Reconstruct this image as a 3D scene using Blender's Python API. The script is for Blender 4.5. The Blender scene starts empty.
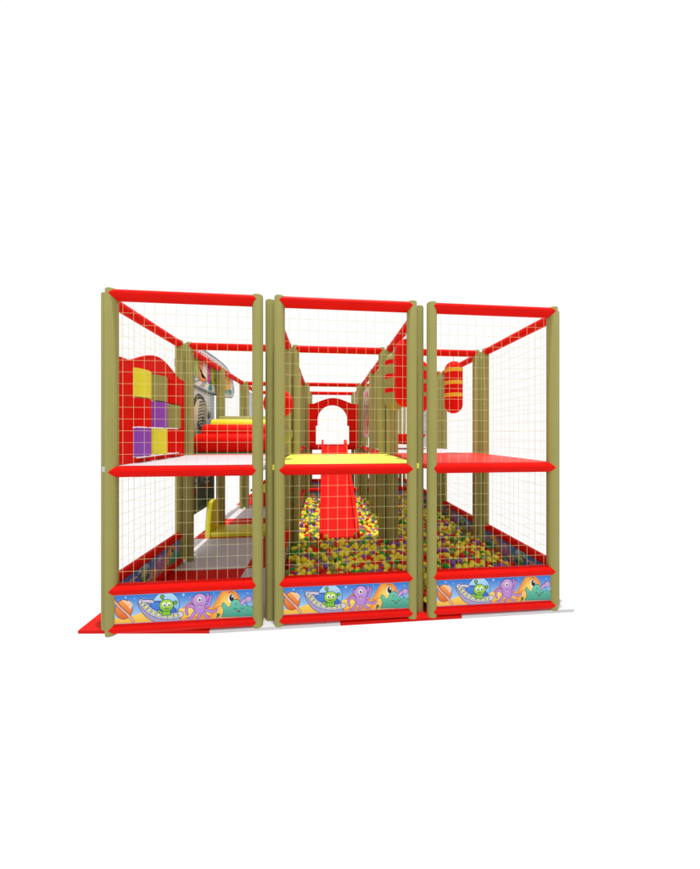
import bpy, bmesh, math, random
import numpy as np
from mathutils import Vector, Matrix
random.seed(7); np.random.seed(7)
PI = math.pi
scene = bpy.context.scene
COL = scene.collection

# ------------------------------------------------------------------ materials
def mat(name, col, rough=0.45, spec=0.35, vary=0.06, bump=0.0, bscale=60.0):
    m = bpy.data.materials.new(name); m.use_nodes = True
    nt = m.node_tree; b = nt.nodes['Principled BSDF']
    b.inputs['Roughness'].default_value = rough
    b.inputs['Specular IOR Level'].default_value = spec
    tc = nt.nodes.new('ShaderNodeTexCoord')
    n = nt.nodes.new('ShaderNodeTexNoise'); n.inputs['Scale'].default_value = 5.0
    n.inputs['Detail'].default_value = 4.0
    nt.links.new(tc.outputs['Object'], n.inputs['Vector'])
    r = nt.nodes.new('ShaderNodeValToRGB')
    r.color_ramp.elements[0].position = 0.3; r.color_ramp.elements[1].position = 0.7
    r.color_ramp.elements[0].color = (*[c*(1-vary) for c in col], 1)
    r.color_ramp.elements[1].color = (*[min(1, c*(1+vary)) for c in col], 1)
    nt.links.new(n.outputs['Fac'], r.inputs['Fac'])
    nt.links.new(r.outputs['Color'], b.inputs['Base Color'])
    if bump:
        n2 = nt.nodes.new('ShaderNodeTexNoise'); n2.inputs['Scale'].default_value = bscale
        nt.links.new(tc.outputs['Object'], n2.inputs['Vector'])
        bp = nt.nodes.new('ShaderNodeBump'); bp.inputs['Strength'].default_value = bump
        bp.inputs['Distance'].default_value = 0.004
        nt.links.new(n2.outputs['Fac'], bp.inputs['Height'])
        nt.links.new(bp.outputs['Normal'], b.inputs['Normal'])
    return m

def print_mat(name, rough=0.35):
    m = bpy.data.materials.new(name); m.use_nodes = True
    nt = m.node_tree; b = nt.nodes['Principled BSDF']
    a = nt.nodes.new('ShaderNodeAttribute'); a.attribute_name = 'ink'
    nt.links.new(a.outputs['Color'], b.inputs['Base Color'])
    b.inputs['Roughness'].default_value = rough
    b.inputs['Specular IOR Level'].default_value = 0.25
    return m

M = dict(
    olive=mat('olive_vinyl', (0.318, 0.293, 0.088), 0.55, 0.15, 0.03),
    red=mat('red_vinyl', (0.73, 0.0065, 0.0032), 0.5, 0.06, 0.04),
    deckred=mat('red_deck_vinyl', (0.72, 0.030, 0.020), 0.5, 0.2, 0.03),
    yellow=mat('yellow_vinyl', (0.78, 0.71, 0.03), 0.45, 0.3, 0.04),
    deckyellow=mat('yellow_deck_vinyl', (0.80, 0.78, 0.10), 0.5, 0.3, 0.03),
    white=mat('white_vinyl', (0.62, 0.60, 0.63), 0.5, 0.3, 0.02),
    purple=mat('purple_vinyl', (0.27, 0.055, 0.46), 0.42, 0.3, 0.04),
    green=mat('dark_green_vinyl', (0.02, 0.12, 0.02), 0.5, 0.3, 0.05),
    bandyellow=mat('amber_vinyl', (0.80, 0.45, 0.02), 0.45, 0.3, 0.04),
    net=mat('cream_cord', (0.84, 0.77, 0.36), 0.8, 0.1, 0.03),
    rope=mat('white_rope', (0.78, 0.75, 0.66), 0.8, 0.1, 0.05),
    steel=mat('pale_rod', (0.75, 0.75, 0.78), 0.35, 0.5, 0.03),
    grey=mat('pale_grey_board', (0.62, 0.62, 0.60), 0.5, 0.3, 0.03),
    darkgrey=mat('grey_groove', (0.25, 0.25, 0.25), 0.6, 0.2, 0.03),
    matred=mat('red_mat', (0.66, 0.009, 0.005), 0.6, 0.08, 0.04),
    matwhite=mat('white_mat', (0.63, 0.605, 0.625), 0.6, 0.25, 0.03),
    ink=print_mat('printed_vinyl'),
    b_yellow=mat('ball_yellow', (0.92, 0.86, 0.06), 0.4, 0.2, 0.02),
    b_red=mat('ball_red', (0.76, 0.02, 0.01), 0.4, 0.2, 0.02),
    b_green=mat('ball_green', (0.03, 0.34, 0.03), 0.4, 0.2, 0.02),
    b_purple=mat('ball_purple', (0.27, 0.10, 0.50), 0.4, 0.2, 0.02),
    b_olive=mat('ball_olive', (0.33, 0.34, 0.11), 0.4, 0.2, 0.02),
)

# ------------------------------------------------------------------ helpers
def tag(o, label=None, cat=None, group=None, kind=None):
    if label: o['label'] = label
    if cat: o['category'] = cat
    if group: o['group'] = group
    if kind: o['kind'] = kind
    return o

def empty(name, loc, label, cat, group=None):
    o = bpy.data.objects.new(name, None); COL.objects.link(o)
    o.location = loc; o.empty_display_size = 0.1
    return tag(o, label, cat, group)

def link(name, bm, mats, parent=None, smooth=False, loc=None):
    me = bpy.data.meshes.new(name)
    bm.normal_update(); bm.to_mesh(me); bm.free()
    for m in (mats if isinstance(mats, (list, tuple)) else [mats]): me.materials.append(m)
    if smooth:
        me.polygons.foreach_set('use_smooth', [True]*len(me.polygons))
        try: me.set_sharp_from_angle(angle=math.radians(40))
        except Exception: pass
    o = bpy.data.objects.new(name, me); COL.objects.link(o)
    if parent:
        o.parent = parent
        # geometry is written in world coordinates: keep it there
        o.matrix_parent_inverse = Matrix.Translation(-Vector(parent.location))
    if loc: o.location = loc
    return o

def box(bm, x0, x1, y0, y1, z0, z1, bev=0.0, mi=0):
    r = bmesh.ops.create_cube(bm, size=1)
    vs = r['verts']
    for v in vs:
        v.co = Vector(((x0+x1)/2+v.co.x*(x1-x0), (y0+y1)/2+v.co.y*(y1-y0), (z0+z1)/2+v.co.z*(z1-z0)))
    fs = set(f for v in vs for f in v.link_faces)
    for f in fs: f.material_index = mi
    if bev:
        es = set(e for v in vs for e in v.link_edges)
        bmesh.ops.bevel(bm, geom=list(es), offset=bev, segments=3, affect='EDGES', profile=0.5)

def tube(bm, p, q, r, n=8, cap=True):
    p, q = Vector(p), Vector(q); d = (q-p).normalized()
    u = d.orthogonal().normalized(); w = d.cross(u)
    A = [bm.verts.new(p+u*(r*math.cos(2*PI*k/n))+w*(r*math.sin(2*PI*k/n))) for k in range(n)]
    B = [bm.verts.new(q+u*(r*math.cos(2*PI*k/n))+w*(r*math.sin(2*PI*k/n))) for k in range(n)]
    for k in range(n): bm.faces.new((A[k], A[(k+1) % n], B[(k+1) % n], B[k]))
    if cap: bm.faces.new(A[::-1]); bm.faces.new(B)

def lathe(bm, prof, c, n=28, mi=0):
    """prof: list of (radius, z); c: centre x,y."""
    rings = []
    for r, z in prof:
        if r < 1e-6: rings.append([bm.verts.new((c[0], c[1], z))])
        else: rings.append([bm.verts.new((c[0]+r*math.cos(2*PI*k/n), c[1]+r*math.sin(2*PI*k/n), z)) for k in range(n)])
    for a, b in zip(rings, rings[1:]):
        for k in range(n):
            k2 = (k+1) % n
            if len(a) == 1 and len(b) == 1: continue
            if len(a) == 1: f = bm.faces.new((a[0], b[k2], b[k]))
            elif len(b) == 1: f = bm.faces.new((a[k], a[k2], b[0]))
            else: f = bm.faces.new((a[k], a[k2], b[k2], b[k]))
            f.material_index = mi

def prism(bm, pts, axis, a, b, bev=0.0):
    """extrude a 2D outline along an axis from a to b. axis 'x': pts=(y,z); 'y': pts=(x,z); 'z': pts=(x,y)."""
    def P(p, t):
        return {'x': (t, p[0], p[1]), 'y': (p[0], t, p[1]), 'z': (p[0], p[1], t)}[axis]
    A = [bm.verts.new(P(p, a)) for p in pts]; B = [bm.verts.new(P(p, b)) for p in pts]
    fa = bm.faces.new(A); fb = bm.faces.new(B[::-1])
    n = len(pts)
    for k in range(n): bm.faces.new((A[k], B[k], B[(k+1) % n], A[(k+1) % n]))
    bmesh.ops.recalc_face_normals(bm, faces=bm.faces[:])
    if bev:
        es = list(set(list(fa.edges)+list(fb.edges)))
        bmesh.ops.bevel(bm, geom=es, offset=bev, segments=2, affect='EDGES', profile=0.5)

# ------------------------------------------------------------------ key sizes (fitted to the photograph)
A = 1.2; EO = 0.082; PR = 0.0400; RR = 0.0412
ZT, ZM, ZS, ZB = 2.4647, 1.1793, 0.3217, 0.0445
ZTOP = 2.508; ZD = 1.215

# ------------------------------------------------------------------ setting
bm = bmesh.new()
xs = [-0.192, 0.775, 1.745, 2.72, 3.69]; ys = [-0.03, 0.95, 1.90, 2.83, 3.78, 4.90]
for i in range(4):
    for j in range(5):
        g = 0.0008
        c = [(xs[i]+g, ys[j]+g), (xs[i+1]-g, ys[j]+g), (xs[i+1]-g, ys[j+1]-g), (xs[i]+g, ys[j+1]-g)]
        if i == 0 and j == 0: c[0] = (xs[0], 0.055)
        lo = [bm.verts.new((x, y, -0.0235)) for x, y in c]; hi = [bm.verts.new((x, y, 0.0)) for x, y in c]
        mi = (i+j) % 2
        fs = [bm.faces.new(hi)]+[bm.faces.new((lo[k], lo[(k+1) % 4], hi[(k+1) % 4], hi[k])) for k in range(4)]
        for f in fs: f.material_index = mi
tag(link('floor', bm, [M['matred'], M['matwhite']]), kind='structure')

# ------------------------------------------------------------------ frame
frame = empty('soft_play_gym', (1.8, 2.4, 0), 'three-bay two-storey indoor play gym of olive padded posts and red padded rails', 'play gym')

bm = bmesh.new()
lathe(bm, [(0, 0), (PR, 0), (PR, ZTOP-0.010), (PR-0.003, ZTOP-0.004), (PR-0.010, ZTOP), (0, ZTOP)], (0, 0), 28)
post_proto = link('padded_post', bm, M['olive'], frame, smooth=True)
post_used = [False]
def post(x, y):
    if post_used[0]:
        o = post_proto.copy(); COL.objects.link(o)
    else:
        o = post_proto; post_used[0] = True
    o.location = (x, y, 0)

def rail(p, q, r=RR, name='padded_rail'):
    """padded rail whose ends are cut to saddle round the posts at p and q (the post axes)."""
    p, q = Vector(p), Vector(q); d = (q-p).normalized(); side = Vector((d.y, -d.x, 0)); up = Vector((0, 0, 1))
    n = 32; bm = bmesh.new(); rings = []
    L = (q-p).length
    for t in (0, 1):
        ring = []
        for k in range(n):
            an = 2*PI*k/n; s, z = r*math.cos(an), r*math.sin(an)
            off = abs(z)+0.0005 if abs(z) < PR else PR
            ring.append(bm.verts.new(p+d*(off if t == 0 else L-off)+side*s+up*z))
        rings.append(ring)
    for k in range(n): bm.faces.new((rings[0][k], rings[0][(k+1) % n], rings[1][(k+1) % n], rings[1][k]))
    bmesh.ops.recalc_face_normals(bm, faces=bm.faces[:])
    return link(name, bm, M['red'], frame, smooth=True)

XE = [(i, j) for j in (0, 1, 3, 4) for i in range(3)] + [(2, 2)]
YE = [(i, j) for i in range(4) for j in range(4)]
def xends(i, j): return (i*A+EO, j*A), ((i+1)*A-EO, j*A)
EY = 0.077
def yends(i, j): return (i*A, j*A+EY), (i*A, (j+1)*A-EY)
XM = [(0, 0), (1, 0), (2, 0), (0, 1), (1, 1), (2, 1), (2, 2), (0, 3), (1, 3), (2, 3), (1, 4)]
YM = [(1, 1), (1, 2), (2, 1), (2, 2), (1, 3), (2, 3)]
XS = [(0, 0), (1, 0), (2, 0), (1, 3), (2, 3), (1, 4), (2, 4)]
YS = [(0, 0), (1, 0), (1, 1), (1, 2), (3, 0), (3, 1), (3, 2), (3, 3)]
for (fn, edges, mids, sills) in ((xends, XE, XM, XS), (yends, YE, YM, YS)):
    for e in edges:
        a, b = fn(*e)
        post(*a); post(*b)
        rail((*a, ZT), (*b, ZT))
        if e in mids: rail((*a, ZM), (*b, ZM))
        if e in sills:
            rail((*a, ZS), (*b, ZS)); rail((*a, ZB), (*b, ZB))

# ------------------------------------------------------------------ nets
def net(p, q, z0, z1, label, sh=0.0):
    bm = bmesh.new(); r = 0.00090
    p, q = Vector((*p, 0)), Vector((*q, 0)); d = (q-p); L = d.length; d.normalize()
    nx = round(L/0.073); nz = round((z1-z0)/0.085)
    for k in range(1, nx):
        c = p+d*(L*k/nx); tube(bm, (c.x, c.y, z0), (c.x, c.y, z1), r, 5, False)
    for k in range(1, nz):
        z = z0+(z1-z0)*k/nz; a = p+d*PR; b = q-d*PR
        tube(bm, (a.x, a.y, z), (b.x, b.y, z), r, 5, False)
    o = link('safety_net', bm, M['net'], smooth=True)
    tag(o, label, 'net', 'cream safety nets tied between the posts')
BAY = ['left', 'middle', 'right']; DK = ['white', 'yellow', 'red']
for i in range(3):
    a, b = xends(i, 0)
    net(a, b, ZM+RR-0.002, ZT-RR+0.002, 'cream net across the upper front of the %s bay, above the %s deck' % (BAY[i], DK[i]))
    net(a, b, ZS+RR-0.002, ZM-RR+0.002, 'cream net across the lower front of the %s bay, below the %s deck' % (BAY[i], DK[i]))
ORD = ['nearest', 'second', 'third', 'farthest']
for j in range(4):
    a, b = yends(3, j)
    net(a, b, ZD+0.01, ZT-RR+0.002, 'cream net on the upper right side wall, %s of four openings from the front' % ORD[j])
    net(a, b, ZS+RR-0.002, ZD-0.05, 'cream net on the lower right side wall, %s of four openings from the front' % ORD[j])
a, b = yends(0, 0)
net(a, b, ZD+0.01, ZT-RR+0.002, 'cream net on the left side wall behind the red grid game panel')
net(a, b, ZS+RR-0.002, ZD-0.05, 'cream net on the left side wall above the small space picture board')
a, b = yends(0, 2)
net(a, b, ZD+0.01, ZT-RR+0.002, 'cream net on the left side wall beyond the striped animal board, under the banner end')
for i in range(3):
    a, b = xends(i, 4)
    net(a, b, ZD+0.01, ZT-RR+0.002, ['cream net across the upper back wall behind the foam steps', 'cream net across the upper back wall seen through the red arch', 'cream net across the upper back wall of the right bay behind the hanging bags'][i])
a, b = xends(2, 4)
net(a, b, ZS+RR-0.002, ZD-0.05, 'cream net across the lower back wall of the right bay, past the ball pit')

# ------------------------------------------------------------------ decks
def deck(x0, x1, y0, y1, m, label):
    bm = bmesh.new(); box(bm, x0, x1, y0, y1, ZD-0.04, ZD, 0.006)
    o = link('deck_board', bm, m, smooth=True); tag(o, label, 'deck', 'padded decks of the upper floor')
deck(0.002, 1.165, 0.012, 1.185, M['white'], 'white deck in front of the red foam step, beside the grid game panel')
deck(1.225, 2.385, 0.012, 1.225, M['deckyellow'], 'bright yellow deck at the front of the middle bay')
deck(2.425, 3.585, 0.012, 1.215, M['deckred'], 'red deck at the front of the right bay')
deck(2.425, 3.585, 1.22, 2.385, M['white'], 'white deck behind the red deck in the right bay')
deck(2.425, 3.585, 2.42, 4.785, M['white'], 'white deck at the back of the right bay, past the saucer swing')
deck(0.112, 1.165, 1.215, 2.385, M['white'], 'white deck underneath the foam steps')
deck(0.112, 1.165, 2.42, 4.785, M['white'], 'white deck behind the foam steps, at the back of the left bay')
deck(1.225, 2.385, 3.61, 4.785, M['white'], 'white deck behind the red arch at the top of the slide')

# ------------------------------------------------------------------ printed artwork (mesh layers with ink colours)
def srgb(r, g, b):
    f = lambda c: (c/255/12.92 if c/255 <= 0.04045 else ((c/255+0.055)/1.055)**2.4)
    return (f(r)*0.96, f(g)*0.96, f(b)*0.96)

class Art:
    def __init__(s, w): s.w = w; s.polys = []; s.clip = True; s.layer = 0; s.same = False
    def poly(s, pts, col):
        """col: one colour or a function of (u, v); drawn over what came before; kept inside the sheet."""
        P = [tuple(p) for p in pts]
        if not s.same: s.layer += 1
        if s.clip:
            for ax, lim, sg in ((0, 0.0, 1), (0, s.w, -1), (1, 0.0, 1), (1, 1.0, -1)):
                out = []
                for k in range(len(P)):
                    p, q = P[k], P[(k+1) % len(P)]
                    ip, iq = (p[ax]-lim)*sg >= 0, (q[ax]-lim)*sg >= 0
                    if ip: out.append(p)
                    if ip != iq:
                        t = (lim-p[ax])/(q[ax]-p[ax]); out.append((p[0]+(q[0]-p[0])*t, p[1]+(q[1]-p[1])*t))
                P = out
                if len(P) < 3: return
        s.polys.append((P, col, s.layer))
    def ell(s, c, rx, ry, col, rot=0, n=28, a0=0, a1=2*PI):
        pts = []
        for k in range(n):
            t = a0+(a1-a0)*k/(n if a1-a0 > 6.28 else n-1); x, y = rx*math.cos(t), ry*math.sin(t)
            pts.append((c[0]+x*math.cos(rot)-y*math.sin(rot), c[1]+x*math.sin(rot)+y*math.cos(rot)))
        s.poly(pts, col)
    def oell(s, c, rx, ry, col, line, rot=0, o=0.018):
        s.ell(c, rx+o, ry+o, line, rot); s.ell(c, rx, ry, col, rot)
    def stroke(s, pts, w, col, w2=None):
        """thick polyline; the width tapers to w2."""
        pts = smooth_line(pts); n = len(pts); w2 = w if w2 is None else w2; Lf, Rt = [], []
        for k, p in enumerate(pts):
            a = pts[max(0, k-1)]; b = pts[min(n-1, k+1)]
            dx, dy = b[0]-a[0], b[1]-a[1]; l = math.hypot(dx, dy) or 1
            h = (w+(w2-w)*k/(n-1))/2
            Lf.append((p[0]-dy/l*h, p[1]+dx/l*h)); Rt.append((p[0]+dy/l*h, p[1]-dx/l*h))
        cap = []
        for (c, pv, h) in ((pts[-1], pts[-2], w2/2), (pts[0], pts[1], w/2)):
            an = math.atan2(c[1]-pv[1], c[0]-pv[0])
            cap.append([(c[0]+h*math.cos(an+PI/2-PI*q/8), c[1]+h*math.sin(an+PI/2-PI*q/8)) for q in range(1, 8)])
        s.poly(Lf+cap[0]+Rt[::-1]+cap[1], col)
    def ostroke(s, pts, w, col, line, w2=None, o=0.035):
        s.stroke(pts, w+o, line, (w if w2 is None else w2)+o); s.stroke(pts, w, col, w2)

def smooth_line(pts):
    out = []; n = len(pts)
    if n < 3: return list(pts)
    for k in range(n-1):
        p0, p1, p2, p3 = pts[max(0, k-1)], pts[k], pts[k+1], pts[min(n-1, k+2)]
        for i in range(6):
            t = i/6
            out.append(tuple(0.5*((2*p1[a])+(-p0[a]+p2[a])*t+(2*p0[a]-5*p1[a]+4*p2[a]-p3[a])*t*t+(-p0[a]+3*p1[a]-3*p2[a]+p3[a])*t**3) for a in (0, 1)))
    out.append(tuple(pts[-1])); return out

def emit(bm, art, fn, step):
    """write an Art into a bmesh. fn(u, v, depth) gives the point; step is the metres between layers."""
    lay = bm.loops.layers.float_color.get('ink') or bm.loops.layers.float_color.new('ink')
    for pts, col, k in art.polys:
        vs = [bm.verts.new(fn(u, v, step*k)) for u, v in pts]
        try: f = bm.faces.new(vs)
        except ValueError: continue
        for lp, (u, v) in zip(f.loops, pts):
            c = col(u, v) if callable(col) else col
            lp[lay] = (*c, 1)

def lerp(a, b, t):
    t = max(0, min(1, t)); return tuple(x+(y-x)*t for x, y in zip(a, b))

def space_art():
    W = 4.95; a = Art(W); ln = srgb(40, 30, 60)
    hi, lo = srgb(40, 122, 216), srgb(172, 214, 248)
    a.layer = 1; a.same = True
    for k in range(12):
        u0, u1 = W*k/12, W*(k+1)/12
        for q in range(4):
            a.poly([(u0, q/4), (u1, q/4), (u1, (q+1)/4), (u0, (q+1)/4)], lambda u, v: lerp(lo, hi, (v-0.2)/0.75))
    a.same = False
    # far orange hills and yellow dunes
    ho = lambda u, v: lerp(srgb(250, 170, 70), srgb(225, 105, 50), (v-0.2)/0.5)
    a.poly([(2.05, 0.2), (2.35, 0.42), (2.62, 0.62), (2.85, 0.76), (3.1, 0.66), (3.35, 0.45), (3.6, 0.3), (4.2, 0.2)], ho)
    du = lambda u, v: lerp(srgb(250, 185, 60), srgb(255, 222, 110), v/0.4)
    a.poly([(0, 0), (W, 0), (W, 0.24), (4.3, 0.3), (3.5, 0.36), (2.7, 0.44), (2.2, 0.42), (1.6, 0.30), (1.0, 0.36), (0.6, 0.24), (0, 0.18)], du)
    a.poly([(2.2, 0.0), (2.5, 0.10), (3.0, 0.16), (3.6, 0.10), (4.0, 0.0)], srgb(240, 150, 50))
    for (u, v, r) in ((0.42, 0.93, .022), (0.72, 0.88, .013), (1.03, 0.86, .012), (2.42, 0.93, .03), (2.2, 0.85, .012), (2.65, 0.82, .012), (0.95, 0.62, .01), (3.5, 0.93, .012), (4.72, 0.88, .014)):
        a.poly([(u-2.2*r, v), (u-.4*r, v-.4*r), (u, v-2.2*r), (u+.4*r, v-.4*r), (u+2.2*r, v), (u+.4*r, v+.4*r), (u, v+2.2*r), (u-.4*r, v+.4*r)], (1, 1, 1))
    # ringed planet
    pc = (0.36, 0.50)
    a.oell(pc, 0.29, 0.34, lambda u, v: lerp(srgb(225, 100, 30), srgb(250, 165, 80), (v-0.2)/0.6), ln)
    for k, t in enumerate((0.5, 0.62, 0.76)):
        a.stroke([(pc[0]-0.04+0.10*k, pc[1]+0.33-0.02*k), (pc[0]+0.10+0.08*k, pc[1]+0.20), (pc[0]+0.24+0.02*k, pc[1]+0.02+0.05*k)], 0.035, srgb(255, 225, 190))
    a.stroke([(0.0, 0.88), (0.2, 0.62), (0.45, 0.36), (0.68, 0.06)], 0.13, ln, 0.10)
    a.stroke([(0.0, 0.88), (0.2, 0.62), (0.45, 0.36), (0.68, 0.06)], 0.095, srgb(240, 180, 160), 0.07)
    a.stroke([(0.02, 0.90), (0.24, 0.62), (0.48, 0.36)], 0.02, srgb(200, 110, 90))
    # saucer
    dc = (1.80, 0.56)
    a.oell(dc, 0.47, 0.50, lambda u, v: lerp(srgb(90, 160, 235), srgb(185, 225, 255), (v-0.3)/0.6), ln)
    a.ell((1.72, 0.44), 0.50, 0.27, ln, -0.42); a.ell((1.72, 0.44), 0.475, 0.25, lambda u, v: lerp(srgb(45, 95, 200), srgb(75, 140, 230), (v-.2)/.5), -0.42)
    a.stroke([(1.28, 0.72), (1.6, 0.70), (1.95, 0.58), (2.2, 0.38)], 0.018, ln)
    rim = [(0.97, 0.74), (1.10, 0.58), (1.26, 0.40), (1.51, 0.26), (1.82, 0.18), (2.12, 0.18), (2.32, 0.22)]
    a.ostroke([(0.93, 0.70), (1.04, 0.44), (1.24, 0.20), (1.52, 0.06), (1.9, 0.02), (2.25, 0.08)], 0.16, srgb(172, 160, 196), ln)
    a.ostroke(rim, 0.21, srgb(212, 208, 224), ln, 0.20)
    rs = smooth_line(rim)
    for k in range(1, len(rs)-1, 4):
        p, q = rs[k], rs[k+1]; dx, dy = q[0]-p[0], q[1]-p[1]; l = math.hypot(dx, dy)
        nx, ny = -dy/l*0.10, dx/l*0.10
        a.stroke([(p[0]-nx, p[1]-ny), (p[0]+nx, p[1]+ny)], 0.02, srgb(110, 85, 140))
    for k in range(3, len(rs)-2, 4):
        a.oell(rs[k], 0.055, 0.05, srgb(225, 235, 140), srgb(90, 110, 60), o=0.014)
    a.ostroke([(1.02, 0.76), (1.2, 0.76), (1.34, 0.73)], 0.10, srgb(215, 200, 225), ln)
    # small green visitor
    ag = lambda u, v: lerp(srgb(105, 175, 40), srgb(175, 225, 80), (v-0.25)/0.45)
    a.ostroke([(1.78, 0.68), (1.70, 0.80), (1.68, 0.86)], 0.028, srgb(120, 190, 50), ln); a.oell((1.68, 0.90), 0.06, 0.06, srgb(110, 180, 60), ln)
    a.ostroke([(1.92, 0.62), (2.06, 0.66), (2.10, 0.66)], 0.028, srgb(120, 190, 50), ln); a.oell((2.14, 0.66), 0.055, 0.055, srgb(110, 180, 60), ln)
    a.ostroke([(1.80, 0.34), (1.66, 0.32), (1.56, 0.38)], 0.07, srgb(130, 200, 55), ln)
    a.poly([(1.68, 0.36), (1.98, 0.36), (2.0, 0.20), (1.66, 0.20)], ln); a.poly([(1.70, 0.37), (1.96, 0.37), (1.97, 0.22), (1.68, 0.22)], srgb(130, 200, 55))
    a.oell((1.83, 0.57), 0.24, 0.21, ag, ln)
    for u in (1.75, 1.91):
        a.ell((u, 0.60), 0.066, 0.085, (0.9, 0.9, 0.8)); a.ell((u+0.012, 0.575), 0.03, 0.042, (0.02, 0.02, 0.02))
    a.stroke([(1.76, 0.47), (1.83, 0.44), (1.91, 0.47)], 0.02, ln)
    # big orange one behind
    dome = smooth_line([(3.35, -0.2), (3.42, 0.35), (3.56, 0.62), (3.72, 0.90), (3.85, 1.03), (4.12, 1.05), (4.32, 0.92), (4.44, 0.70), (4.47, 0.4), (4.45, -0.2)])
    for q in range(9):
        k_ = 1-q*0.11
        a.poly([(3.93+(x-3.93)*k_, 0.55+(y-0.55)*k_) for x, y in dome], lerp(srgb(243, 142, 52), srgb(255, 218, 105), q/7))
    a.stroke([(3.5, 0.34), (3.75, 0.46), (3.95, 0.40)], 0.03, srgb(225, 120, 40))
    a.ell((4.13, 0.71), 0.115, 0.17, (0.85, 0.85, 0.85)); a.ell((4.14, 0.74), 0.085, 0.13, (0.01, 0.01, 0.015)); a.ell((4.165, 0.79), 0.03, 0.045, (0.85, 0.85, 0.85))
    a.stroke([(4.02, 0.93), (4.12, 0.96), (4.2, 0.92)], 0.022, srgb(120, 60, 20))
    # purple octopus
    op, ol = lambda u, v: lerp(srgb(165, 110, 195), srgb(215, 165, 225), (v-0.2)/0.6), srgb(110, 60, 135)
    for t in ([(2.85, 0.38), (2.70, 0.52), (2.58, 0.50), (2.52, 0.34), (2.56, 0.20)], [(2.9, 0.34), (2.78, 0.20), (2.70, 0.08), (2.60, 0.06)],
              [(3.02, 0.30), (2.98, 0.12), (2.92, 0.05)], [(3.12, 0.32), (3.18, 0.14), (3.30, 0.07)],
              [(3.16, 0.36), (3.36, 0.28), (3.52, 0.26), (3.60, 0.32)], [(3.16, 0.44), (3.32, 0.52), (3.36, 0.70), (3.40, 0.84)],
              [(2.82, 0.60), (2.74, 0.68), (2.74, 0.80)], [(3.24, 0.72), (3.30, 0.82), (3.28, 0.92)]):
        a.ostroke(t, 0.105, srgb(190, 140, 215), ol, 0.055, 0.028)
    a.ell((3.0, 0.40), 0.20, 0.20, ol); a.oell((3.0, 0.68), 0.235, 0.26, op, ol); a.ell((3.0, 0.40), 0.185, 0.19, srgb(190, 140, 215))
    a.oell((2.99, 0.73), 0.085, 0.10, (0.85, 0.85, 0.85), ol, o=0.012); a.ell((3.0, 0.72), 0.042, 0.055, (0.01, 0.01, 0.015)); a.ell((3.015, 0.75), 0.014, 0.018, (0.85, 0.85, 0.85))
    a.stroke([(2.94, 0.52), (3.0, 0.50), (3.07, 0.52)], 0.02, ol); a.ell((3.0, 0.47), 0.05, 0.025, srgb(230, 190, 150))
    # teal shrub monster
    tl = srgb(25, 85, 75)
    blob = [(3.78, 0.05), (3.86, 0.25), (3.80, 0.45), (3.86, 0.56), (3.95, 0.50), (4.02, 0.40), (4.10, 0.44), (4.14, 0.58), (4.26, 0.66), (4.40, 0.62), (4.48, 0.48), (4.58, 0.44), (4.66, 0.50), (4.72, 0.40), (4.86, 0.36), (4.92, 0.24), (4.95, 0.10), (4.9, 0.03)]
    bs = smooth_line(blob+[blob[0]])
    cx, cy = 4.35, 0.25
    a.poly([(cx+(x-cx)*1.035, cy+(y-cy)*1.06) for x, y in bs], tl)
    a.poly(bs, lambda u, v: lerp(srgb(60, 150, 130), srgb(110, 205, 175), v/0.6))
    for p in ((4.0, 0.2), (4.3, 0.5), (4.7, 0.25), (4.45, 0.14), (4.15, 0.12)): a.ell(p, 0.05, 0.04, srgb(75, 165, 140))
    a.ostroke([(4.50, 0.50), (4.60, 0.60), (4.70, 0.64)], 0.10, srgb(200, 165, 220), ol, 0.14, 0.03); a.oell((4.76, 0.66), 0.11, 0.10, srgb(200, 165, 220), ol, o=0.014)
    a.oell((4.62, 0.44), 0.07, 0.06, srgb(120, 190, 225), tl, o=0.012)
    a.stroke([(4.22, 0.34), (4.28, 0.30), (4.33, 0.34)], 0.022, tl); a.stroke([(4.47, 0.34), (4.53, 0.30), (4.58, 0.34)], 0.022, tl)
    a.ell((4.40, 0.24), 0.06, 0.05, tl); a.ell((4.40, 0.255), 0.03, 0.02, srgb(240, 150, 150))
    a.ostroke([(3.62, 0.05), (3.70, 0.13), (3.64, 0.16)], 0.03, srgb(90, 160, 70), tl)
    return a

ART = space_art()
def board(p, q, label, mirror_back=False):
    """space board between two posts. p -> q runs left to right for someone facing its front."""
    p, q = Vector((*p, 0)), Vector((*q, 0)); d = (q-p).normalized(); nrm = Vector((d.y, -d.x, 0))
    a = p+d*0.023; b = q-d*0.023; L = (b-a).length
    bm = bmesh.new(); lay = bm.loops.layers.float_color.new('ink')
    z0, z1 = ZB+RR-0.003, ZS-RR+0.003; th = 0.022
    pts = [a+nrm*th, b+nrm*th, b-nrm*th, a-nrm*th]
    lo = [bm.verts.new((c.x, c.y, z0-0.02)) for c in pts]; hi = [bm.verts.new((c.x, c.y, z1+0.02)) for c in pts]
    for k in range(4): bm.faces.new((lo[k], lo[(k+1) % 4], hi[(k+1) % 4], hi[k]))
    bm.faces.new(lo[::-1]); bm.faces.new(hi)
    for f in bm.faces:
        for lp in f.loops: lp[lay] = (*srgb(120, 170, 220), 1)
    s = L/ART.w
    def front(u, v, dep):
        c = a+d*(u*s)+nrm*(th+dep); return (c.x, c.y, z0+(z1-z0)*v)
    def back(u, v, dep):
        c = (a+d*(u*s) if mirror_back else b-d*(u*s))-nrm*(th+dep); return (c.x, c.y, z0+(z1-z0)*v)
    emit(bm, ART, front, 0.00002); emit(bm, ART, back, 0.00002)
    o = link('picture_board', bm, M['ink'])
    tag(o, label, 'picture board', 'space picture boards between the low rails')
SP = 'printed space scene board '
for i in range(3):
    a, b = xends(i, 0)
    board(a, b, SP+['at the front of the bay with the white floor', 'at the front of the middle bay', 'at the front of the right bay'][i])
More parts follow.
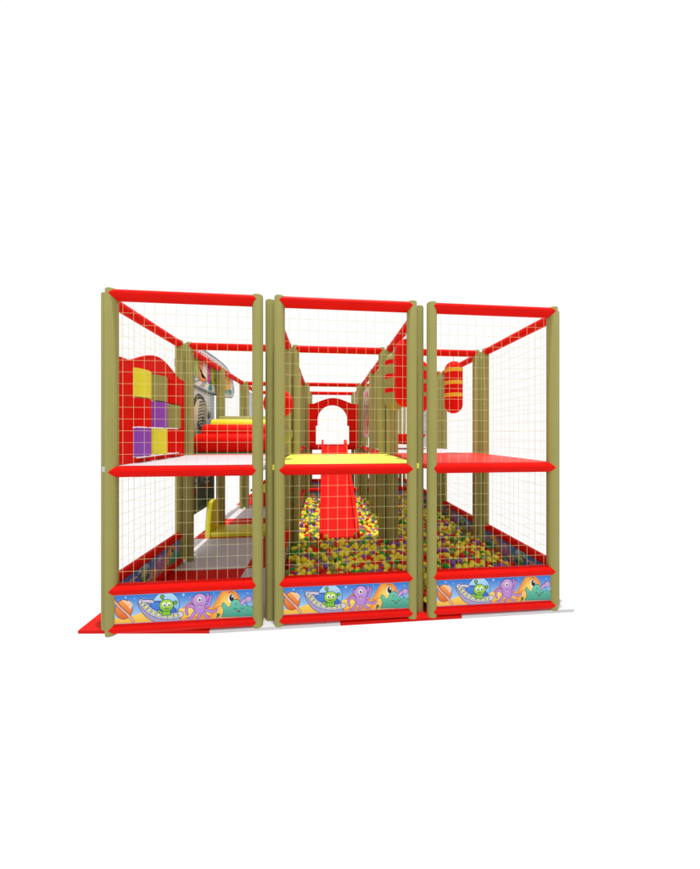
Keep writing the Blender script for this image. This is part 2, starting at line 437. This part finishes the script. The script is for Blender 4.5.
a, b = yends(0, 0); board(b, a, SP+'on the left side wall behind the front corner')
for j in range(4):
    a, b = yends(3, j)
    board(a, b, SP+'on the right side wall, '+['beside the front corner post', 'second from the front beside the balls', 'third from the front', 'last before the back corner'][j], True)
for j in range(3):
    a, b = yends(1, j)
    board(a, b, SP+'between the left bay and the balls, '+['nearest the front', 'middle of three', 'farthest from the front'][j])
for i, j, t in ((1, 3, 'under the red arch at the end of the ball pit'), (2, 3, 'at the far end of the right ball pit'), (1, 4, 'low on the back wall behind the slide'), (2, 4, 'low on the back wall of the right bay')):
    a, b = xends(i, j); board(a, b, SP+t)

# ------------------------------------------------------------------ arched panels
def arch_outline(x0, x1, z0, zs, zp, n=36):
    w = x1-x0; pts = [(x0, z0), (x1, z0), (x1, zs)]
    for k in range(n+1):
        t = 1-(0.10+0.80*k/n); pts.append((x0+w*t, zs+(zp-zs)*(0.5*(1-math.cos(2*PI*(t-0.1)/0.8)))**0.62))
    pts.append((x0, zs)); return pts

def frame_panel(bm, outer, inner, axis, a, b):
    """plate with a hole: outer and inner are outlines of (s, z)."""
    def P(p, t): return (t, p[0], p[1]) if axis == 'x' else (p[0], t, p[1])
    loops = []
    es = []
    for pts in (outer, inner):
        vs = [bm.verts.new(P(p, a)) for p in pts]
        es += [bm.edges.new((vs[k], vs[(k+1) % len(vs)])) for k in range(len(vs))]
    r = bmesh.ops.triangle_fill(bm, use_beauty=True, use_dissolve=False, edges=es)
    fs = [g for g in r['geom'] if isinstance(g, bmesh.types.BMFace)]
    ex = bmesh.ops.extrude_face_region(bm, geom=fs)
    vec = Vector(P((0, 0), b-a)) if axis == 'x' else Vector((0, b-a, 0))
    if axis == 'x': vec = Vector((b-a, 0, 0))
    bmesh.ops.translate(bm, verts=[g for g in ex['geom'] if isinstance(g, bmesh.types.BMVert)], vec=vec)
    bmesh.ops.recalc_face_normals(bm, faces=bm.faces[:])

# red arch at the top of the slide
bm = bmesh.new()
inner = [(1.448, 1.25), (2.117, 1.25), (2.117, 1.625), (2.08, 1.625), (2.08, 1.745)]
for k in range(1, 20):
    t = PI*k/20; inner.append((1.781+0.299*math.cos(t), 1.745+0.295*math.sin(t)))
inner += [(1.482, 1.745), (1.482, 1.625), (1.448, 1.625)]
frame_panel(bm, arch_outline(1.29, 2.302, ZM+RR+0.001, 2.07, 2.188), inner, 'y', 3.535, 3.556)
tag(link('arched_panel', bm, M['red']), 'red panel with an arched opening at the top of the slide', 'panel')

# grid game panel on the left wall
ttt = empty('grid_game_panel', (0.055, 0.6, ZD), 'red arch-topped panel with nine coloured turning blocks on the white deck', 'game panel')
bm = bmesh.new()
Y0, YW, Z0, ZH = 0.245, 0.258, 1.262, 0.2475
frame_panel(bm, arch_outline(0.10, 1.10, ZD+0.002, 2.045, 2.178), [(Y0, Z0), (Y0+3*YW, Z0), (Y0+3*YW, Z0+3*ZH), (Y0, Z0+3*ZH)], 'x', 0.045, 0.070)
link('panel', bm, M['red'], ttt)
cols = [['purple', 'yellow', 'red'], ['red', 'purple', 'olive'], ['yellow', 'olive', 'red']]
for r in range(3):
    for c in range(3):
        bm = bmesh.new()
        y0 = Y0+c*YW+0.003; y1 = Y0+(c+1)*YW-0.003; n = 14
        sag = 0.056; pts = []
        for k in range(n+1):
            t = -1+2*k/n; pts.append((0.060+sag*(1-t*t), (y0+y1)/2+t*(y1-y0)/2))
        for k in range(n+1):
            t = 1-2*k/n; pts.append((0.054-sag*0.55*(1-t*t), (y0+y1)/2+t*(y1-y0)/2))
        prism(bm, pts, 'z', Z0+r*ZH+0.006, Z0+(r+1)*ZH-0.004)
        o = link('block', bm, M[cols[r][c]], ttt, smooth=True); o['label'] = '%s turning block' % cols[r][c]
for z in (Z0-0.001, Z0+ZH):
    bm = bmesh.new(); tube(bm, (0.110, Y0-0.02, z), (0.110, Y0+2.5*YW, z), 0.0055, 10)
    link('rod', bm, M['steel'], ttt, smooth=True)

# ------------------------------------------------------------------ foam steps
st = empty('foam_steps', (0.6, 1.32, ZD), 'red, yellow and olive rounded foam steps on a thin green base behind the white deck', 'foam steps')
ysx = [1.318, 1.53, 1.81, 2.07, 2.36]; hs = [0.243, 0.365, 0.45, 0.51]
for k in range(4):
    y0, y1, h = ysx[k], ysx[k+1]+(0.05 if k < 3 else 0), hs[k]; z0 = ZD+0.022+0.001*k; zt = ZD+h; r = 0.10
    pts = [(y0+0.035, z0), (y1, z0), (y1, zt)]
    for q in range(11):
        t = PI/2+(PI/2)*q/10; pts.append((y0+r+r*math.cos(t), zt-r+r*math.sin(t)))
    pts.append((y0+0.004, (z0+zt-r)/2))
    bm = bmesh.new(); prism(bm, pts, 'x', 0.062+0.002*k, 1.138-0.002*k, 0.012)
    o = link('step', bm, M[['red', 'red', 'yellow', 'olive'][k]], st, smooth=True)
    o['label'] = ['lowest red step', 'second red step', 'yellow step', 'olive top step'][k]
bm = bmesh.new(); box(bm, 0.066, 1.134, 1.325, 2.36, ZD+0.001, ZD+0.0215, 0.004)
link('base', bm, M['green'], st)

# ------------------------------------------------------------------ slide
sl = empty('slide', (1.8, 2.45, 0), 'straight red slide running down from the arch into the balls', 'slide')
yt, zt_, yb, zb_ = 3.60, 1.222, 1.31, 0.150
def sp(y): return zt_+(zb_-zt_)*(yt-y)/(yt-yb)
bm = bmesh.new()
prism(bm, [(yb-0.01, zb_-0.075), (yb, zb_-0.06), (yt, zt_-0.05), (yt, zt_), (yt-0.08, zt_-0.012), (yb, zb_), (yb-0.01, zb_-0.02)], 'x', 1.60, 2.014)
link('bed', bm, M['red'], sl)
for x0, x1 in ((1.560, 1.602), (2.012, 2.066)):
    pts = [(yb-0.05, zb_-0.08), (yb, zb_-0.075), (yt-0.02, zt_-0.07), (yt-0.02, zt_+0.10)]
    for q in range(9):
        t = PI/2*q/8*1.1; pts.append((yt-0.055+0.035*math.cos(t), zt_+0.10+0.022*math.sin(t)))
    pts += [(yt-0.14, zt_+0.075), (yt-0.30, sp(yt-0.30)+0.105), (yb+0.3, sp(yb+0.3)+0.105), (yb+0.04, zb_+0.085), (yb-0.03, zb_+0.03), (yb-0.05, zb_-0.03)]
    bm = bmesh.new(); prism(bm, pts, 'x', x0, x1, 0.006)
    link('side_wall', bm, M['red'], sl)

# ------------------------------------------------------------------ hanging bags
def bag(x, y, body, band, label):
    o = empty('punching_bag', (x, y, 1.71), label, 'punching bag', 'padded bags hanging from the top rails')
    r, z0, z1 = 0.108, 1.712, 2.362
    prof = [(r*math.sin(PI/2*k/10), z0+r-r*math.cos(PI/2*k/10)) for k in range(11)]
    prof += [(r*math.cos(PI/2*k/10), z1-r+r*math.sin(PI/2*k/10)) for k in range(11)]
    prof[0] = (0, z0); prof[-1] = (0, z1)
    bm = bmesh.new(); lathe(bm, prof, (x, y), 40); link('bag_body', bm, M[body], o, smooth=True)
    if band:
        for zb in (1.935, 2.088, 2.242):
            bm = bmesh.new(); lathe(bm, [(r-0.004, zb-0.025), (r+0.0025, zb-0.023), (r+0.0025, zb+0.023), (r-0.004, zb+0.025)], (x, y), 40)
            link('band', bm, M[band], o, smooth=True)
    bm = bmesh.new(); tube(bm, (x, y, z1-0.004), (x, y, ZT-RR+0.004), 0.004, 8); link('cord', bm, M['rope'], o, smooth=True)
bag(2.402, 0.45, 'red', None, 'plain red hanging bag beside the front post of the middle bay')
bag(2.403, 0.90, 'olive', 'red', 'olive hanging bag with red bands behind the plain red bag')
bag(2.785, 1.20, 'red', 'olive', 'red hanging bag with olive bands, mostly hidden by two olive posts')
bag(3.226, 1.20, 'red', 'bandyellow', 'red hanging bag with three yellow bands above the red deck')

def hball(x, y, z, r, m, label):
    o = empty('hanging_ball', (x, y, z-r), label, 'hanging ball')
    bm = bmesh.new(); prof = [(r*math.sin(PI*k/20), z-r*math.cos(PI*k/20)) for k in range(21)]
    prof[0] = (0, z-r); prof[-1] = (0, z+r)
    lathe(bm, prof, (x, y), 36); link('ball_body', bm, M[m], o, smooth=True)
    bm = bmesh.new(); tube(bm, (x, y, z+r-0.003), (x, y, (ZT-RR+0.004) if m == 'red' else 1.62), 0.004, 8); link('cord', bm, M['rope'], o, smooth=True)
hball(1.19, 0.52, 1.742, 0.138, 'red', 'large red hanging ball half hidden by olive posts left of the yellow deck')
hball(1.235, 0.55, 1.455, 0.085, 'olive', 'small olive hanging ball under the large red one')

# saucer swing in the right bay
sw = empty('saucer_swing', (2.95, 2.4, 1.29), 'red saucer swing hanging over the white deck in the right bay', 'swing')
bm = bmesh.new(); R_ = 0.34
lathe(bm, [(0, 1.285), (0.14, 1.295), (0.24, 1.335), (0.31, 1.40), (R_, 1.455), (R_-0.02, 1.46), (0.29, 1.43), (0.2, 1.40), (0, 1.385)], (2.95, 2.4), 40)
link('seat', bm, M['red'], sw, smooth=True)
bm = bmesh.new(); tube(bm, (2.93, 2.4, 1.385), (2.93, 2.4, ZT-RR+0.004), 0.008, 8); link('rope', bm, M['rope'], sw, smooth=True)

# ------------------------------------------------------------------ foam bench and ramp on the lower floor
be = empty('foam_bench', (0.6, 2.08, 0), 'yellow foam bench with a tall rounded end on the white floor', 'bench')
bm = bmesh.new(); box(bm, 0.033, 1.05, 1.925, 2.265, 0.001, 0.078, 0.008); link('seat', bm, M['yellow'], be, smooth=True)
for x0, x1 in ((-0.045, 0.032), (1.051, 1.128)):
    pts = [(1.915, 0.001), (2.272, 0.001), (2.25, 0.18), (2.215, 0.36), (2.18, 0.455)]
    for k in range(1, 8):
        t = PI*k/8; pts.append((2.085+0.095*math.cos(t), 0.455+0.05*math.sin(t)))
    pts += [(1.99, 0.455), (1.955, 0.36), (1.92, 0.18)]
    bm = bmesh.new(); prism(bm, pts, 'x', x0, x1, 0.010); link('end_panel', bm, M['yellow'], be, smooth=True)

rp = empty('foam_ramp', (0.62, 3.9, 0), 'red foam block carrying a yellow pitched top, far back on the lower left floor', 'foam block')
bm = bmesh.new(); box(bm, 0.16, 1.10, 3.62, 4.55, 0.001, 0.27, 0.012); link('block', bm, M['red'], rp, smooth=True)
bm = bmesh.new(); prism(bm, [(0.18, 0.272), (1.08, 0.272), (1.08, 0.32), (0.63, 0.60), (0.18, 0.32)], 'y', 3.64, 4.5, 0.008); link('pitched_top', bm, M['yellow'], rp, smooth=True)
for s in (0, 1):
    bm = bmesh.new(); pts = [(0.15, 0.305), (0.63, 0.603), (0.63, 0.645), (0.13, 0.335)]
    if s: pts = [(1.26-x, z) for x, z in pts]
    prism(bm, pts, 'y', 3.632, 4.51); link('edge_pad', bm, M['red'], rp)

# ------------------------------------------------------------------ picture boards and banner of the left side
def sheet(name, X, y0, y1, z0, z1, art, label, cat, th=0.012, toward=1, step=0.00005):
    """flat printed board facing +x (or -x); art u runs along y, v up."""
    bm = bmesh.new(); lay = bm.loops.layers.float_color.new('ink')
    box(bm, X-th/2, X+th/2, y0, y1, z0, z1)
    for f in bm.faces:
        for lp in f.loops: lp[lay] = (0.6, 0.63, 0.68, 1)
    s = (y1-y0)/art.w
    emit(bm, art, lambda u, v, d: (X+toward*(th/2+d), y0+u*s, z0+(z1-z0)*v), step)
    return tag(link(name, bm, M['ink']), label, cat)

z = Art(1.0); H = 2.05     # v spans z 0.39..2.44
def zv(zz): return (zz-0.39)/H
pale = lambda u, v: lerp(srgb(232, 240, 255), srgb(205, 225, 255), (v-0.4)/0.6)
z.layer = 1; z.same = True
for q in range(6): z.poly([(0, q/6), (1, q/6), (1, (q+1)/6), (0, (q+1)/6)], pale)
z.same = False
top = [(0, 0), (1, 0)]+[(1-k/24, zv(1.13)+0.03*math.sin(k*2.1)+0.015*math.sin(k*5.3)) for k in range(25)]
z.poly(top, lambda u, v: lerp(srgb(58, 92, 92), srgb(30, 48, 44), v/0.4))
for k in range(26):
    u = random.random(); v0 = random.uniform(0, zv(1.0)); h = random.uniform(0.04, 0.12)
    z.poly([(u, v0), (u+0.03, v0+h*0.5), (u+random.uniform(-.03, .06), v0+h), (u-0.02, v0+h*0.5)], random.choice([srgb(70, 110, 100), srgb(24, 44, 38), srgb(96, 138, 138), srgb(48, 70, 52)]))
wh, dk = srgb(222, 220, 212), srgb(52, 52, 56)
# legs, then striped body and head
for (u, lean) in ((0.16, 0.0), (0.36, 0.05), (0.66, 0.04), (0.80, -0.02)):
    z.stroke([(u, zv(1.25)), (u+lean, zv(0.95)), (u+lean*0.6, zv(0.72))], 0.085, srgb(190, 196, 194), 0.05)
    for k in range(5):
        zz = 1.15-0.085*k; z.stroke([(u-0.05+lean*k/5, zv(zz)), (u+0.05+lean*k/5, zv(zz-0.03))], 0.018, srgb(70, 82, 84))
    z.ell((u+lean*0.6, zv(0.70)), 0.05, 0.022, srgb(130, 50, 45))
def yu(y): return (y-1.322)/1.073
leaf = [(1.845, 1.964), (1.976, 1.956), (2.096, 1.877), (2.159, 1.797), (2.246, 1.777), (2.20, 1.694), (2.10, 1.62), (2.12, 1.45), (2.20, 1.25), (1.45, 1.25), (1.50, 1.55), (1.60, 1.70), (1.671, 1.803), (1.721, 1.87), (1.756, 1.921)]
leaf = [(yu(a_), zv(b_)) for a_, b_ in leaf]
z.poly([(0.0, zv(1.20)), (0.0, zv(1.78)), (0.10, zv(1.84)), (0.22, zv(1.70)), (0.36, zv(1.62)), (0.45, zv(1.20))], srgb(70, 74, 70))
z.ell((0.08, zv(1.62)), 0.05, 0.02, srgb(215, 195, 90)); z.ell((0.15, zv(1.50)), 0.05, 0.02, srgb(120, 125, 105))
z.poly(smooth_line(leaf+[leaf[0]]), lambda u, v: lerp(srgb(222, 222, 216), srgb(128, 130, 128), (u-0.45)/0.5))
for k in range(13):
    zz = 1.34+0.046*k; c0 = 0.385+0.010*k
    z.stroke([(c0, zv(zz)), (c0+0.15, zv(zz+0.035)), (c0+0.275-0.006*k, zv(zz+0.005))], 0.014, srgb(105, 108, 106), 0.008)
z.stroke([(yu(1.70), zv(1.87)), (yu(1.78), zv(1.955)), (yu(1.90), zv(1.975)), (yu(2.0), zv(1.95))], 0.05, dk, 0.02)
z.ell((yu(2.17), zv(1.72)), 0.05, 0.02, srgb(110, 112, 110)); z.ell((yu(1.97), zv(1.66)), 0.04, 0.016, srgb(60, 62, 60))
z.stroke([(yu(1.80), zv(1.60)), (yu(1.90), zv(1.52)), (yu(2.05), zv(1.55))], 0.03, srgb(70, 72, 70))
sheet('picture_board', -0.10, 1.322, 2.395, 0.39, 2.44, z, 'tall pale board with a striped grey animal, left of the foam steps', 'picture board')

p2 = Art(1.0)
p2.poly([(0, 0), (1, 0), (1, 1), (0, 1)], lambda u, v: lerp(srgb(225, 235, 250), srgb(205, 220, 245), v))
for k in range(14):
    u, v = random.uniform(0.2, 0.8), random.uniform(0.05, 0.5)
    p2.ell((u, v), 0.10, 0.06, random.choice([srgb(70, 110, 60), srgb(110, 130, 90), srgb(60, 80, 60), srgb(150, 150, 130)]), random.uniform(0, 3), 12)
p2.stroke([(0.40, 0.3), (0.42, 0.6), (0.30, 0.9)], 0.16, srgb(225, 60, 40), 0.05)
p2.stroke([(0.55, 0.3), (0.55, 0.5), (0.50, 0.7)], 0.12, srgb(240, 140, 50), 0.05)
sheet('picture_board', -0.052, 3.722, 4.678, 1.25, 2.40, p2, 'pale picture board with red and green figures, farthest along the left side wall', 'picture board')

# banner above the striped animal board
bn = Art(2.12)
def outline(k_in):
    pts = []
    y0, y1 = 0.02+k_in, 2.10-k_in
    n = 30
    for k in range(n+1):
        t = k/n; u = y0+(y1-y0)*t; s = (u-1.06)/1.04
        pts.append((u, 0.42+0.575*math.sqrt(max(0, 1-abs(s)**3.4))-k_in*0.8))
    for k in range(n+1):
        t = 1-k/n; u = y0+(y1-y0)*t; s = (u-1.06)/1.04
        pts.append((u, 0.12*s*s+0.005+0.17*max(0, (abs(s)-0.86)/0.14)**2+k_in*0.8))
    return pts
bn.clip = False
bn.poly(outline(0.0), srgb(38, 84, 120)); bn.poly(outline(0.03), srgb(190, 215, 230)); bn.poly(outline(0.045), srgb(45, 95, 130)); bn.poly(outline(0.066), srgb(240, 236, 238))
for k in range(9):
    a0 = PI*(1.04+0.92*k/9); a1 = a0+PI*0.92/18
    P = []
    for an in (a0, a1):
        u = 1.06+0.93*math.cos(an); s = (u-1.06)/1.04
        P.append((u, 0.12*s*s+0.075))
    bn.poly([(1.06+0.30*math.cos(a0), 0.36), (1.06+0.30*math.cos(a1), 0.36), P[1], P[0]], srgb(60, 150, 160) if k in (0, 1, 7, 8, 4) else srgb(150, 175, 180))
for (u0, u1) in ((0.16, 0.50), (1.62, 1.96)): bn.poly([(u0, 0.20), (u1, 0.12 if u0 < 1 else 0.20), (u1, 0.33), (u0+0.06, 0.34)], srgb(50, 150, 160))
inkl = [srgb(105, 70, 160), srgb(150, 195, 50), srgb(240, 150, 40), srgb(205, 60, 130), srgb(190, 200, 50), srgb(60, 140, 200), srgb(240, 160, 30), srgb(245, 195, 50)]
gl = {'F': [[(0, 0), (0, 1), (.8, 1)], [(0, .5), (.6, .5)]], 'U': [[(0, 1), (0, .2), (.4, 0), (.8, .2), (.8, 1)]], 'N': [[(0, 0), (0, 1)], [(0, 1), (.8, 0)], [(.8, 0), (.8, 1)]], 'I': [[(.4, 0), (.4, 1)]], 'L': [[(0, 1), (0, 0), (.7, 0)]], 'A': [[(0, 0), (.4, 1)], [(.4, 1), (.8, 0)], [(.2, .4), (.6, .4)]], 'D': [[(0, 0), (0, 1)], [(0, 1), (.7, .75), (.7, .25), (0, 0)]]}
for k, ch in enumerate('UNLIUNAD'):
    u0 = 0.26+0.205*k; s = (u0+0.08-1.06)/1.04; hb = 0.30+0.03*s*s; ht = 0.55+0.25*math.sqrt(max(0, 1-s*s))
    for wd, cc in ((0.125, srgb(60, 50, 110)), (0.098, inkl[k])):
        for ln_ in gl[ch]: bn.stroke([(u0+x*0.17, hb+y*(ht-hb)) for x, y in ln_], wd, cc)
for k in range(14):
    u = 0.5+0.08*k; s = (u-1.06)/1.04; bn.ell((u, 0.42+0.575*math.sqrt(1-abs(s)**3.4)-0.115), 0.014, 0.02, srgb(50, 100, 150), n=10)
bm = bmesh.new(); lay = bm.loops.layers.float_color.new('ink')
ZL = 2.05; ZSC = 0.595; YB = 1.14
prism(bm, [(YB+u, ZL+v*ZSC) for u, v in outline(0.0)], 'x', -0.068, -0.056)
for f in bm.faces:
    for lp in f.loops: lp[lay] = (*srgb(38, 84, 120), 1)
emit(bm, bn, lambda u, v, d: (-0.056+d, YB+u, ZL+v*ZSC), 0.00005)
emit(bm, bn, lambda u, v, d: (-0.068-d, YB+2.12-u, ZL+v*ZSC), 0.00005)
tag(link('banner_sign', bm, M['ink']), 'arched blue-edged banner with bright letters outside the left side wall', 'sign')

# oval-figure board between middle and right bays
ov = Art(1.0)
ov.poly([(0, 0), (1, 0), (1, 1), (0, 1)], srgb(228, 205, 210))
ov.ell((0.5, 0.5), 0.36, 0.44, srgb(205, 60, 80)); ov.ell((0.5, 0.5), 0.28, 0.37, srgb(170, 175, 120))
ov.ell((0.5, 0.55), 0.14, 0.12, srgb(80, 100, 110)); ov.ell((0.44, 0.3), 0.12, 0.10, srgb(190, 70, 110)); ov.ell((0.5, 0.88), 0.12, 0.07, srgb(235, 60, 90)); ov.ell((0.62, 0.42), 0.07, 0.08, srgb(120, 90, 130)); ov.stroke([(0.3, 0.7), (0.5, 0.72), (0.7, 0.66)], 0.05, srgb(90, 140, 80))
sheet('picture_board', 2.40, 2.522, 3.478, 1.40, 2.30, ov, 'pale pink board with a red oval figure between two olive posts right of the slide', 'picture board', toward=-1)

gb = empty('grey_board', (3.56, 2.85, ZD), 'pale grey board with thin grooves inside the right side wall at the back', 'board')
bm = bmesh.new(); box(bm, 3.50, 3.52, 2.50, 3.2, ZD+0.003, 2.10, 0.003); link('sheet', bm, M['grey'], gb)
for zz in (1.50, 1.80):
    bm = bmesh.new(); box(bm, 3.498, 3.4995, 2.51, 3.19, zz-0.005, zz+0.005); link('groove', bm, M['darkgrey'], gb)

# ------------------------------------------------------------------ balls
D = 0.057; Rb = D/2
nodes = []
for fn, edges in ((xends, XE), (yends, YE)):
    for e in edges: nodes += list(fn(*e))
nodes = np.array(sorted(set(nodes)))
pts = []
for layer in range(2):
    row = 0; y = 0.07
    while y < 3.53:
        x = 1.27+(row % 2)*D/2
        while x < 3.53:
            pts.append((x+random.gauss(0, .009), y+random.gauss(0, .009), 0.098+0.048*layer+random.gauss(0, .007)))
            x += D*1.06
        y += D*0.93; row += 1
for k in range(330):
    pts.append((random.uniform(1.3, 3.5), random.uniform(0.1, 3.5), 0.185))
P = np.array(pts)
def relax(P, it):
    for _ in range(it):
        cell = {}
        ij = np.floor(P/D).astype(int)
        for k, c in enumerate(map(tuple, ij)): cell.setdefault(c, []).append(k)
        mv = np.zeros_like(P)
        for (a, b, c), L in cell.items():
            near = [m for da in (-1, 0, 1) for db in (-1, 0, 1) for dc in (-1, 0, 1) for m in cell.get((a+da, b+db, c+dc), ())]
            N = P[near]
            for k in L:
                d = P[k]-N; r = np.sqrt((d*d).sum(1)); ok = (r < D) & (r > 1e-9)
                if ok.any(): mv[k] += ((D-r[ok])/r[ok]*0.28)[:, None].T @ d[ok] if False else (d[ok]*((D-r[ok])/r[ok]*0.28)[:, None]).sum(0)
        P = P+mv; P[:, 2] = np.maximum(P[:, 2]-0.0012, 0.094)
        P[:, 0] = np.clip(P[:, 0], 1.2+0.055, 3.6-0.055); P[:, 1] = np.clip(P[:, 1], 0.06, 3.54)
        for n_ in nodes:
            d = P[:, :2]-n_; r = np.sqrt((d*d).sum(1)); ok = r < PR+Rb*0.9
            P[ok, :2] = n_+d[ok]/np.maximum(r[ok], 1e-6)[:, None]*(PR+Rb*0.9)
    return P
P = relax(P, 10)
# drop what the slide's bed would cut through
sz = zt_+(zb_-zt_)*(yt-P[:, 1])/(yt-yb)
inside = (P[:, 0] > 1.55) & (P[:, 0] < 2.085) & (P[:, 1] > yb-0.01) & (P[:, 1] < yb+0.55) & (P[:, 2] > sz-0.10) & (P[:, 2] < sz+0.022)
P = P[~inside]
cn = ['b_yellow', 'b_red', 'b_green', 'b_purple', 'b_olive']; word = ['yellow', 'red', 'green', 'purple', 'olive']
ci = np.random.choice(5, len(P), p=[0.47, 0.19, 0.11, 0.09, 0.14])
cam_p = np.array([1.6269, -2.2131, 1.4499])
# the nearest balls one can see: top of the heap, above the sight line over the front rail
vis = (P[:, 2] > 0.135) & (P[:, 2]+Rb > 0.37-(P[:, 1])*0.49) & (P[:, 1] > 0.3)
dist = np.linalg.norm(P-cam_p, axis=1)
cand = [k for k in np.argsort(dist) if vis[k]][:300]
protos = []
for k in range(5):
    bm = bmesh.new(); bmesh.ops.create_icosphere(bm, subdivisions=3, radius=Rb)
    me = bpy.data.meshes.new('play_ball'); bm.to_mesh(me); bm.free(); me.materials.append(M[cn[k]])
    me.polygons.foreach_set('use_smooth', [True]*len(me.polygons)); protos.append(me)
for k in cand:
    o = bpy.data.objects.new('play_ball', protos[ci[k]]); COL.objects.link(o); o.location = P[k]
    o.rotation_euler = (random.random()*3, random.random()*3, 0)
    tag(o, 'small %s plastic ball in the front part of the ball pit' % word[ci[k]], 'ball', 'plastic balls at the front of the ball pit')
rest = np.array(sorted(set(range(len(P)))-set(int(c) for c in cand)))
bm = bmesh.new(); bmesh.ops.create_icosphere(bm, subdivisions=2, radius=Rb); bm.verts.index_update()
bv = np.array([v.co[:] for v in bm.verts]); bf = np.array([[v.index for v in f.verts] for f in bm.faces]); bm.free()
nv, nf = len(bv), len(bf); n = len(rest)
V = (P[rest][:, None, :]+bv[None]).reshape(-1, 3); F = (bf[None]+(np.arange(n)*nv)[:, None, None]).reshape(-1, 3)
me = bpy.data.meshes.new('pit_balls')
me.vertices.add(len(V)); me.vertices.foreach_set('co', V.astype(np.float32).ravel())
me.loops.add(F.size); me.loops.foreach_set('vertex_index', F.astype(np.int32).ravel())
me.polygons.add(len(F)); me.polygons.foreach_set('loop_start', np.arange(0, F.size, 3, dtype=np.int32))
for c in cn: me.materials.append(M[c])
me.update(calc_edges=True)
me.polygons.foreach_set('material_index', np.repeat(ci[rest], nf).astype(np.int32))
me.polygons.foreach_set('use_smooth', np.ones(len(F), dtype=bool)); me.validate(); me.update()
o = bpy.data.objects.new('pit_balls', me); COL.objects.link(o)
tag(o, 'many small coloured plastic balls filling the back of the ball pit', 'balls', kind='stuff')

# ------------------------------------------------------------------ light, world, camera
w = bpy.data.worlds.new('World'); scene.world = w; w.use_nodes = True
bg = w.node_tree.nodes['Background']; bg.inputs['Color'].default_value = (1, 1, 1, 1); bg.inputs['Strength'].default_value = 1.005
ld = bpy.data.lights.new('overhead_lamp', 'AREA'); ld.shape = 'DISK'; ld.size = 0.8; ld.energy = 0.92*PI*PI*59*59
lo_ = bpy.data.objects.new('overhead_lamp', ld); COL.objects.link(lo_); lo_.location = (1.9, -1.2, 60)

cd = bpy.data.cameras.new('camera'); cam = bpy.data.objects.new('camera', cd); COL.objects.link(cam)
cam.location = cam_p; cam.rotation_euler = (PI/2, 0, -0.0884)
cd.sensor_fit = 'HORIZONTAL'; cd.sensor_width = 36; cd.lens = 36*283.76/700; cd.clip_start = 0.05; cd.clip_end = 500
scene.camera = cam
scene.view_settings.view_transform = 'Standard'; scene.view_settings.look = 'None'
scene.view_settings.exposure = 0; scene.view_settings.gamma = 1
scene.render.engine = 'CYCLES'
scene.cycles.use_denoising = True
scene.cycles.max_bounces = 8; scene.cycles.diffuse_bounces = 5
